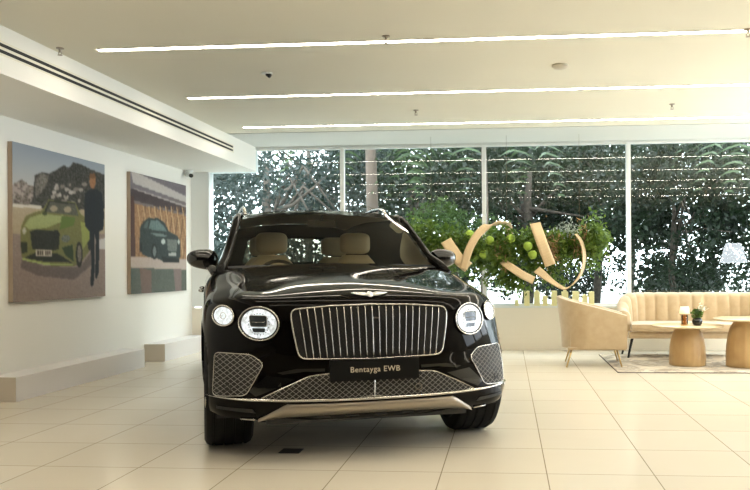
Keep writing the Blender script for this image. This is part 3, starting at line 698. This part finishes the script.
# rug
def rug_mat():
    m = mat('rug', rough=.95); nt = m.node_tree; b = nt.nodes['Principled BSDF']; tc = nt.nodes.new('ShaderNodeTexCoord'); n = nt.nodes.new('ShaderNodeTexNoise')
    n.inputs['Scale'].default_value = 2.6; n.inputs['Detail'].default_value = 5; n.inputs['Distortion'].default_value = 1.8; nt.links.new(tc.outputs['Object'], n.inputs['Vector'])
    r = nt.nodes.new('ShaderNodeValToRGB'); e = r.color_ramp.elements; e[0].position = .38; e[0].color = (.30, .25, .19, 1); e[1].position = .6; e[1].color = (.62, .54, .42, 1)
    for p, c_ in ((.46, (.50, .43, .33)), (.5, (.34, .30, .25)), (.54, (.60, .53, .42))): q = e.new(p); q.color = (*c_, 1)
    nt.links.new(n.outputs['Fac'], r.inputs[0]); nt.links.new(r.outputs[0], b.inputs['Base Color']); return m
bm = bmesh.new(); box(bm, 1.19, 3.75, 8.77, 10.55, 0, .012, .003); box(bm, 1.185, 3.755, 8.765, 10.555, 0, .008, mi=1)
o = tag(obj('area_rug', bm, [rug_mat(), mat('rug_edge', (.12, .10, .09), .9)]), 'marbled grey and beige rug under the round tables', 'rug')
def shell(prof_fn, n, closed=False):
    pass
def leg(parent, p, q, m=BRASS, r=(.008, .013)):
    bm = bmesh.new(); tube(bm, [p, q], list(r), 10); obj('leg', bm, m, parent, smooth=True)
# armchair: tub shell, opening faces +x
ch = thing('tub_armchair', 'beige velvet tub armchair on slim brass legs at the left of the rug', 'armchair', (1.0, 9.50, 0), -.05)
bm = bmesh.new(); n = 40; hx, hy = .36, .33
def tub(a):        # a -1..1 from one arm tip round the back to the other; plan point
    L1 = .42; Larc = PI*hy; tot = 2*L1+Larc; d_ = (a+1)/2*tot
    if d_ < L1: return (hx-d_, -hy, 0, -1)
    if d_ > L1+Larc: return (hx-L1+(d_-L1-Larc), hy, 0, 1)
    t = -PI/2-(d_-L1)/hy; return (hx-L1+hy*math.cos(t)*.92, hy*math.sin(t), math.cos(t), math.sin(t))
outer = []; inner = []
for i in range(n+1):
    a = -1+2*i/n; x, y, nx, ny = tub(a); top = .60+.215*(1-abs((a))**1.25) if True else 0
    th = .07; fl_ = .045*(1-abs(a))
    prof = [(0, .215), (.0, .24), (.008, .40), (.012+fl_, top-.03), (.008+fl_, top-.008), (-.03+fl_, top), (-.062+fl_, top-.012), (-.07+fl_*.8, top-.04), (-.075, .42), (-.075, .24)]
    outer.append([bm.verts.new((x+nx*q, y+ny*q, z)) for q, z in prof])
for A, B in zip(outer, outer[1:]):
    for k in range(len(A)-1): bm.faces.new((A[k], A[k+1], B[k+1], B[k]))
bm.faces.new(outer[0][::-1]); bm.faces.new(outer[-1])
obj('shell', bm, VELVET, ch, angle=50)
bm = bmesh.new(); box(bm, -.27, .37, -.262, .262, .22, .43, .035); obj('seat_cushion', bm, VELVET, ch, angle=50)
bm = bmesh.new(); box(bm, -.30, .35, -.30, .30, .20, .23, .01); obj('seat_base', bm, VELVET, ch)
for sx, sy in ((-1, -1), (-1, 1), (1, -1), (1, 1)): leg(ch, (sx*.315+(-.01 if sx > 0 else -.0), sy*.29, .012 if sx > 0 else 0), (sx*.25, sy*.25, .215))
# sofa: curved channel back
so = thing('channel_back_sofa', 'beige velvet sofa with curved channel tufted back before the window', 'sofa', (2.40, 10.42, 0), -.01)
bm = bmesh.new(); hx, r_ = .98, .46; n = 16*12; rowsv = []
def sof(d_):   # perimeter from left arm tip, round the back, to right arm tip
    La = .18; Lc = PI/2*r_; Ls = 2*(hx-r_)
    segs = [La, Lc, Ls, Lc, La]
    if d_ < La: return (-hx, -.28+d_, -1, 0)
    d_ -= La
    if d_ < Lc: t = PI-d_/r_; return (-hx+r_+r_*math.cos(t), -.10+r_*math.sin(t)*1.0, math.cos(t), math.sin(t))
    d_ -= Lc
    if d_ < Ls: return (-hx+r_+d_, -.10+r_, 0, 1)
    d_ -= Ls
    if d_ < Lc: t = PI/2-d_/r_; return (hx-r_+r_*math.cos(t), -.10+r_*math.sin(t), math.cos(t), math.sin(t))
    d_ -= Lc; return (hx, -.10-d_, 1, 0)
TOT = .36+PI*r_+2*(hx-r_)
for i in range(n+1):
    d_ = TOT*i/n; x, y, nx, ny = sof(d_); fr = min(d_, TOT-d_); k = min(1, fr/.62); top = .60+.205*(k*k*(3-2*k))
    fl_ = abs(math.sin(PI*18*d_/TOT))**.5*.028-.014
    prof = [(0, .25), (0, .5), (.03, top-.03), (.02, top-.006), (-.03, top+.004*fl_/.014), (-.085-fl_*.5, top-.02), (-.11-fl_, top-.06), (-.125-fl_, top-.16), (-.135-fl_, .46), (-.12, .30)]
    rowsv.append([bm.verts.new((x+nx*q, y+ny*q, z)) for q, z in prof])
for A, B in zip(rowsv, rowsv[1:]):
    for k in range(len(A)-1): bm.faces.new((A[k], A[k+1], B[k+1], B[k]))
bm.faces.new(rowsv[0][::-1]); bm.faces.new(rowsv[-1])
obj('channel_back', bm, VELVET, so, smooth=True)
bm = bmesh.new(); box(bm, -.87, .87, -.42, .25, .34, .44, .04); obj('seat_cushion', bm, VELVET, so, angle=50)
bm = bmesh.new(); box(bm, -.90, .90, -.38, .34, .255, .345, .03); obj('seat_base', bm, VELVET, so, angle=50)
for sx in (-1, 1):
    for sy in (-.30, .26): leg(so, (sx*.90, sy, .012 if sy < 0 else 0), (sx*.84, sy*.9, .27), BLACK, (.012, .018))
# round tables
def rtable(x, y, h, rt, rb, lab):
    t = thing('round_coffee_table', lab, 'coffee table', (x, y, .012), 0)
    bm = bmesh.new(); lathe(bm, [(0, h-.012), (rt*.5, h-.026), (rt*.96, h-.022), (rt, h-.012), (rt, h-.004), (rt*.985, h), (0, h)], 56); obj('table_top', bm, TOP, t, angle=40)
    bm = bmesh.new(); prof = [(rb*.97, 0), (rb, .01), (rb*1.0, h*.2), (rb*.97, h*.45), (rb*.90, h*.65), (rb*.80, h*.8), (rb*.66, h*.9), (rb*.60, h-.026)]
    lathe(bm, prof, 96, flute=lambda a, z: .012*abs(math.sin(12*a))-.012); obj('pedestal', bm, WOOD, t, angle=60)
    return t
rtable(2.065, 9.42, .462, .40, .205, 'lower round wooden coffee table carrying the small lamp and flowers')
rtable(2.70, 9.30, .545, .365, .232, 'taller round wooden coffee table at the right edge of picture')
# table lamp
zt = .012+.462
t = thing('table_lamp', 'small lit table lamp with cream shade on the lower coffee table', 'table lamp', (2.01, 9.30, zt))
bm = bmesh.new(); lathe(bm, [(.045, 0), (.045, .012), (.0, .013)], 24); obj('base', bm, BRASS, t, angle=40)
bm = bmesh.new(); lathe(bm, [(.034, .012), (.036, .02), (.036, .115), (.030, .12)], 24); obj('glass_body', bm, glass('amber_glass', (.75, .5, .28), 1.6), t, smooth=True)
bm = bmesh.new(); lathe(bm, [(.008, .01), (.008, .16)], 12); obj('stem', bm, BRASS, t)
bm = bmesh.new(); lathe(bm, [(.060, .135), (.047, .215), (.045, .215), (.058, .135)], 28); lathe(bm, [(.0, .19), (.02, .18), (.02, .15), (0, .14)], 12); obj('lamp_shade', bm, mat('lamp_shade_lit', (.9, .8, .6), .6, emit=(1, .80, .45), es=.35), t, smooth=True)
# leaf cloud helper
def leafmesh(name, pts, size, m, parent, aspect=.5, up=0):
    N = len(pts); pts = np.asarray(pts); d = rng.normal(size=(N, 3)); d[:, 2] += up; d /= np.linalg.norm(d, axis=1)[:, None]
    e = np.cross(d, rng.normal(size=(N, 3))); e /= np.linalg.norm(e, axis=1)[:, None]; s = size*rng.uniform(.6, 1.3, (N, 1)); n_ = np.cross(d, e)
    V = np.stack([pts-d*s*.5, pts+e*s*aspect*.5+n_*s*.08, pts+d*s*.5, pts-e*s*aspect*.5+n_*s*.08], 1).reshape(-1, 3)
    me = bpy.data.meshes.new(name); me.vertices.add(4*N); me.vertices.foreach_set('co', V.ravel()); me.loops.add(4*N); me.loops.foreach_set('vertex_index', np.arange(4*N))
    me.polygons.add(N); me.polygons.foreach_set('loop_start', np.arange(N)*4); me.polygons.foreach_set('loop_total', np.full(N, 4)); me.update(); me.validate()
    return link(name, me, m, parent)
def leafmat(name, a, b_, sc=3, trans=.25):
    m = mat(name, a, .45, var=(sc, b_)); m.node_tree.nodes['Principled BSDF'].inputs['Specular IOR Level'].default_value = .3
    nt = m.node_tree; p = nt.nodes['Principled BSDF']; tr = nt.nodes.new('ShaderNodeBsdfTranslucent'); mx = nt.nodes.new('ShaderNodeMixShader'); mx.inputs[0].default_value = trans
    tr.inputs[0].default_value = (*[min(1, q*1.5) for q in b_], 1)
    nt.links.new(p.outputs[0], mx.inputs[1]); nt.links.new(tr.outputs[0], mx.inputs[2]); nt.links.new(mx.outputs[0], nt.nodes['Material Output'].inputs[0]); return m
LEAFA = leafmat('garland_leaf', (.035, .08, .015), (.13, .20, .03), 9)
t = thing('potted_posy', 'black round pot of green leaves and white bloom beside the small lamp', 'potted plant', (2.145, 9.28, zt))
bm = bmesh.new(); lathe(bm, [(.03, 0), (.052, .02), (.058, .05), (.048, .08), (.035, .09), (.035, .085), (.0, .08)], 28); obj('pot', bm, mat('pot_black', (.01, .012, .01), .25), t, smooth=True)
q = rng.normal(size=(220, 3)); q /= np.linalg.norm(q, axis=1)[:, None]; q *= np.array((.075, .06, .06))*rng.uniform(.4, 1, (220, 1)); q += (0, 0, .135); leafmesh('leaves', q, .04, LEAFA, t)
bm = bmesh.new(); tube(bm, [(0, 0, .08), (.02, -.02, .16), (.06, -.03, .21)], .003, 6); obj('stem', bm, LEAFA, t)
q = rng.normal(size=(60, 3))*(.022, .014, .016)+(.05, -.03, .205); leafmesh('petals', q, .035, mat('petal_white', (.8, .76, .6), .6), t, .7)
# lamp standing right of the picture, whose reflection the window shows
t = thing('floor_lamp', 'white cone shaded lamp seen reflected in the right window pane', 'floor lamp', (3.85, 8.5, 0))
bm = bmesh.new(); lathe(bm, [(.14, 0), (.14, .02), (.015, .03), (.012, 1.2)], 24); obj('pole', bm, BLACK, t)
bm = bmesh.new(); lathe(bm, [(.23, 1.20), (.13, 1.54), (.128, 1.54), (.228, 1.20)], 32); obj('lamp_shade', bm, mat('white_shade_lit', (.9, .9, .9), .6, emit=(.85, .93, 1), es=8), t, smooth=True)

# ------------------------------------------------------------------ hanging garland with wooden ribbons
gl = thing('hanging_garland', 'long hanging garland of green leaves before the window, wound by wooden ribbons', 'garland', (0, 10.6, 0))
pts = []
for _ in range(300):
    x = random.uniform(-1.38, 1.25); r = .15+.07*math.sin(x*5+1); cx_ = (x, random.gauss(0, .10), 1.42-.05*math.cos(x*2.3)+random.gauss(0, r*.75))
    pts.append(rng.normal(size=(34, 3))*.06+cx_)
for x, zz, nn in ((-.05, 1.05, 14), (.10, .95, 10), (.62, 1.12, 12), (.3, 1.10, 8), (-.35, 1.1, 8), (1.05, 1.45, 10), (-1.2, 1.35, 8)):
    for _ in range(nn): pts.append(rng.normal(size=(18, 3))*.05+(x+random.gauss(0, .09), random.gauss(0, .05), zz+random.gauss(0, .09)))
leafmesh('foliage', np.concatenate(pts), .075, LEAFA, gl, .5)
bm = bmesh.new(); tube(bm, [(-1.35, 0, 1.36), (-.6, 0, 1.42), (.3, 0, 1.44), (1.2, 0, 1.38)], .02, 8)
for x in (-1.0, 0, .95): tube(bm, [(x, 0, 1.4), (x, 0, CZ)], .0015, 4)
obj('branch', bm, mat('branch', (.12, .08, .04), .8), gl)
LIME = mat('lime_flower', (.32, .46, .06), .8, bump=(60, .6))
for x, z in ((-.22, 1.50), (-.30, 1.32), (.27, 1.42), (.33, 1.31), (-.48, 1.58), (.05, 1.52)):
    bm = bmesh.new(); bmesh.ops.create_icosphere(bm, subdivisions=3, radius=.058)
    for v in bm.verts: v.co *= 1+random.uniform(-.08, .08)
    o = obj('green_bloom', bm, LIME, gl, smooth=True); o.location = (x, -.2, z)
DRY = mat('dried_plume', (.36, .22, .10), .9)
for x0, z0, nn in ((.60, 1.38, 160), (.95, 1.5, 90), (-.05, 1.25, 60)): leafmesh('dried_plume', rng.normal(size=(nn, 3))*(.05, .04, .11)+(x0, -.16, z0), .07, DRY, gl, .18, 1.5)
q = rng.normal(size=(160, 3))*(.09, .05, .06)+(.80, -.1, 1.62); leafmesh('silver_sprigs', q, .06, mat('silver_leaf', (.34, .40, .34), .7), gl, .3)
def wood_strip():
    m = mat('bent_wood', (.55, .36, .16), .45); nt = m.node_tree; b = nt.nodes['Principled BSDF']; va = nt.nodes.new('ShaderNodeAttribute'); va.attribute_name = 'w'
    s_ = nt.nodes.new('ShaderNodeTexWave'); s_.inputs['Scale'].default_value = 3.2; s_.inputs['Distortion'].default_value = .6; nt.links.new(va.outputs['Vector'], s_.inputs['Vector'])
    r = nt.nodes.new('ShaderNodeValToRGB'); r.color_ramp.elements[0].color = (.44, .30, .15, 1); r.color_ramp.elements[1].color = (.72, .56, .34, 1); nt.links.new(s_.outputs['Fac'], r.inputs[0]); nt.links.new(r.outputs[0], b.inputs['Base Color']); return m
BENT = wood_strip()
def catmull(P_, n=10):
    P_ = [np.array(p, float) for p in P_]; P_ = [2*P_[0]-P_[1]]+P_+[2*P_[-1]-P_[-2]]; out = []
    for i in range(1, len(P_)-2):
        a, b, c_, d_ = P_[i-1:i+3]
        for k in range(n): t = k/n; out.append(.5*((2*b)+(c_-a)*t+(2*a-5*b+4*c_-d_)*t*t+(3*b-a-3*c_+d_)*t**3))
    out.append(P_[-2]); return out
def ribbon(pts, wv, lab, wid=.15):
    c_ = catmull(pts, 12); n = len(c_); V = []; wa = []
    wv = catmull(wv, max(1, round((n-1)/(len(wv)-1))))
    for i, p in enumerate(c_):
        t = c_[min(i+1, n-1)]-c_[max(i-1, 0)]; t /= np.linalg.norm(t); w_ = np.array(wv[min(i, len(wv)-1)]); w_ = w_-t*w_.dot(t); w_ /= np.linalg.norm(w_); nn = np.cross(t, w_)*.005
        for k in range(5): V.append(tuple(p+w_*wid*(k/4-.5)+nn)); wa.append((k/4, i*.002, 0))
        for k in range(5): V.append(tuple(p+w_*wid*(k/4-.5)-nn)); wa.append((k/4, i*.002, 0))
    Fs = []
    for i in range(n-1):
        a, b = i*10, (i+1)*10
        for k in range(4): Fs.append((a+k, a+k+1, b+k+1, b+k)); Fs.append((a+5+k, b+5+k, b+6+k, a+6+k))
        Fs.append((a, b, b+5, a+5)); Fs.append((a+4, a+9, b+9, b+4))
    Fs += [(0, 5, 6, 7, 8, 9, 4, 3, 2, 1)]
    me = bpy.data.meshes.new('wooden_ribbon'); me.from_pydata(V, [], Fs); a = me.attributes.new('w', 'FLOAT_VECTOR', 'POINT'); a.data.foreach_set('vector', np.array(wa).ravel())
    o = link('wooden_ribbon', me, BENT, None, True); return tag(o, lab, 'wooden ribbon')
ribbon([(-.78, 10.26, 1.50), (-.70, 10.22, 1.38), (-.60, 10.20, 1.24), (-.49, 10.22, 1.15)], [(1, .1, .1), (1, 0, .3)], 'short straight bent wood strip at the left end of the garland', .15)
ribbon([(-.55, 10.20, 1.13), (-.52, 10.19, 1.26), (-.46, 10.19, 1.42), (-.36, 10.20, 1.58), (-.24, 10.24, 1.68), (-.08, 10.36, 1.72), (.02, 10.58, 1.69), (.03, 10.8, 1.50), (-.06, 10.78, 1.30), (-.04, 10.45, 1.22), (.05, 10.25, 1.15), (.20, 10.24, 1.05), (.34, 10.3, .98)], [(1, 0, .2), (1, 0, 0), (.9, .3, .3), (.8, .8, 0), (1, .6, 0), (.7, .2, .6), (.4, .2, .8)], 'looping bent wood ribbon curling over the left half of the garland', .10)
ribbon([(.36, 10.28, 1.71), (.41, 10.20, 1.55), (.48, 10.18, 1.35), (.55, 10.22, 1.17)], [(1, .1, 0), (1, .0, .1)], 'slanting bent wood strip right of the garland middle', .14)
ribbon([(.38, 10.32, 1.12), (.50, 10.26, 1.02), (.62, 10.24, .93), (.74, 10.24, .88), (.86, 10.26, .96), (.95, 10.28, 1.10), (.98, 10.30, 1.28), (.95, 10.32, 1.46), (.88, 10.34, 1.57)], [(.1, .5, 1), (.1, .9, .5), (.3, 1, 0), (.45, .9, 0), (.5, 1, 0)], 'crescent bent wood ribbon at the right end of the garland', .11)

# pale yellow blocks on the sill
YB = mat('pale_yellow_card', (.86, .80, .42), .7)
spec = [(517, 3.5, 300), (526.5, 5, 291), (536, 5.5, 292), (543.5, 4.5, 296), (552, 5, 291), (562, 6, 292), (572, 6, 291.5), (580.5, 5, 296), (586.5, 5, 292)]
for k, (x, w_, yt) in enumerate(spec):
    X = .177+(x-520)*.01478; h = (306-yt)*.01395; bm = bmesh.new(); hw = w_*.5*.01478
    box(bm, -hw, hw, -.03, .03, 0, h, .006)
    if k in (2, 5, 7): box(bm, -hw*.5, hw*.5, -.028, .028, h, h+.02, .004)
    o = tag(obj('yellow_block', bm, YB), '%s pale yellow block %s on the sill' % (['low', 'tall', 'capped', 'medium', 'tallest', 'wide capped', 'wide plain', 'stepped', 'last tall'][k],
        ['at the left end of the row', 'second from the left', 'third from the left', 'fourth from the left', 'in the middle of the row', 'fourth from the right', 'third from the right', 'second from the right', 'at the right end of the row'][k]), 'block', 'yellow blocks on the sill')
    o.location = (X, 11.20, .612)

# ------------------------------------------------------------------ outside
sbox('ground_outside', (-25, 30, BY+.3, 60, -.15, -.05), mat('paving', (.46, .46, .43), .9, var=(.6, (.38, .39, .35)))).name = 'ground_outside'
BARK = mat('bark', (.09, .07, .055), .9, bump=(20, .6), var=(5, (.05, .04, .03)))
LD = [leafmat('leaf_dark', (.005, .011, .005), (.013, .026, .010), 2), leafmat('leaf_haze_blue', (.009, .016, .013), (.020, .034, .028), 2), leafmat('leaf_mid', (.02, .045, .010), (.06, .10, .02), 2)]  # the second has bluish haze put into its leaf colour
def tree(x, y, h, r, zc, n, mi, lab, size=.14, trunk=.14, sq=.8, name='broadleaf_tree', cat='tree', grp='trees beyond the window'):
    t = thing(name, lab, cat, (x, y, -.05), 0, grp)
    bm = bmesh.new(); a = random.uniform(-.15, .15); pts = [(0, 0, 0), (a, 0, zc*.5), (a*.5, 0, zc), (a, 0, zc+r*.3)]; tube(bm, pts, [trunk, trunk*.8, trunk*.6, trunk*.3], 10)
    for q in range(7):
        an = random.uniform(0, 2*PI); tube(bm, [(a*.6, 0, zc*random.uniform(.55, 1)), (math.cos(an)*r*.35, math.sin(an)*r*.3, zc+random.uniform(-.2, .3)*r), (math.cos(an)*r*.75, math.sin(an)*r*.6, zc+random.uniform(-.5, .6)*r)], [trunk*.4, trunk*.25, trunk*.08], 6)
    obj('trunk', bm, BARK, t, smooth=True)
    K = 50; cc = rng.normal(size=(K, 3)); cc /= np.linalg.norm(cc, axis=1)[:, None]; cc *= rng.uniform(.25, 1, (K, 1))**.6*np.array((r, r*.8, r*sq)); cc += (0, 0, zc+.1*r)
    n = int(n*.95); idx = rng.integers(0, K, n); q = rng.normal(size=(n, 3)); q /= np.linalg.norm(q, axis=1)[:, None]; q *= rng.uniform(.2, 1, (n, 1))**.5*r*.27
    leafmesh('crown', cc[idx]+q, size, LD[mi], t, .5)
tree(-4.6, 15.0, 5, 2.3, 2.5, 13200, 1, 'hazy blue green leafy tree filling the leftmost window pane', .12, sq=1.05)
tree(-8.2, 18.5, 5, 2.8, 3.0, 8400, 1, 'dark hazy blue green tree beyond the pier at far left', .16)
tree(-2.0, 17.0, 5, 2.2, 2.8, 10200, 0, 'dark tree behind the car roof, left of the palm', .13, sq=1.05)
tree(.35, 15.6, 5, 1.9, 2.5, 11400, 0, 'dark leafy tree behind the left half of the garland', .12, .13, sq=.95)
tree(1.9, 17.6, 5, 2.4, 2.9, 10800, 0, 'broad dark tree behind the right half of the garland', .14, .10, sq=.95)
tree(3.1, 14.8, 5, 1.6, 2.15, 13200, 0, 'dense dark tree behind the left end of the sofa', .11, .07, sq=1.05)
tree(5.4, 16.2, 5, 2.3, 2.6, 13200, 0, 'dense dark tree behind the right end of the sofa', .13, .12, sq=1.0)
tree(8.6, 19, 5, 2.8, 3.3, 7200, 2, 'mid green tree beyond the right edge of the window', .16, sq=1)
tree(-1.2, 23, 6, 3.3, 4.2, 9000, 1, 'hazy distant tree high behind the car', .2)
tree(3.6, 24, 6, 3.4, 4.4, 9000, 1, 'hazy distant tree high behind the sofa', .2)
tree(-6.0, 24, 6, 3.3, 4.2, 7200, 1, 'hazy distant tree high behind the left pane', .2)
tree(-1.0, 14.0, 3, .8, 1.65, 5400, 2, 'light green bushy tree just behind the right door mirror', .08, .05)
for x, y, r0, n, lab in ((-3.2, 20, 1.3, 6000, 'low round shrub beyond the left window pane'), (1.6, 20.5, 1.0, 3500, 'low round shrub seen under the garland'), (4.2, 20.0, 1.1, 5000, 'low round shrub seen above the sofa middle'), (6.6, 19.5, 1.2, 5000, 'low round shrub seen above the sofa right end')):
    tree(x, y, 1.5, r0, .75, n, 0, lab, .11, .05, sq=.5, name='shrub', cat='shrub', grp='shrubs beyond the window')
# palms
def palm(x, y, zc, n, L, lab, seed, tr=.13):
    random.seed(seed); t = thing('palm_tree', lab, 'palm', (x, y, -.05), 0, 'palms beyond the window')
    bm = bmesh.new(); tube(bm, [(0, 0, 0), (.05, 0, zc*.5), (0, 0, zc)], [tr*1.2, tr, tr*.8], 12); obj('trunk', bm, mat('palm_bark', (.12, .085, .065), .9, var=(7, (.08, .06, .045))), t, smooth=True)
    LM_ = leafmat('palm_leaf', (.02, .035, .015), (.05, .08, .03), 3)
    for k in range(n):
        a = 2*PI*k/n+random.uniform(-.2, .2); el = random.uniform(.0, .9); V = []; Fs = []; c0 = np.array((0, 0, zc)); d_ = np.array((math.cos(a), math.sin(a)*.8, 0)); side_ = np.array((-math.sin(a), math.cos(a), 0))
        pp = [c0+d_*L*s_*math.cos(el*.6)+np.array((0, 0, L*(el*s_-1.3*s_*s_))) for s_ in np.linspace(0, 1, 26)]
        for i in range(2, 25):
            for sd in (-1, 1):
                ll = L*.30*math.sin(PI*(i/26)**.7); b0 = len(V); p = pp[i]; nx = pp[i+1]-pp[i] if i < 25 else pp[i]-pp[i-1]; tip = p+side_*sd*ll+d_*ll*.5-np.array((0, 0, ll*.45)); nd = nx/np.linalg.norm(nx)*.018
                V += [tuple(p-nd), tuple((p+tip)/2-nd+np.array((0, 0, .02))), tuple(tip), tuple((p+tip)/2+nd+np.array((0, 0, .02))), tuple(p+nd)]; Fs.append((b0, b0+1, b0+2, b0+3, b0+4))
        o = rawobj('frond', V, Fs, LM_, t)
palm(-2.28, 13.2, 4.3, 12, 1.7, 'palm with pale trunk behind the car roof', 3, .10)
palm(-.40, 13.2, 4.35, 14, 1.9, 'palm with drooping fronds in the middle window pane', 5, .05)
palm(4.3, 13.4, 4.2, 12, 1.7, 'palm with drooping fronds at the upper right', 9, .10)
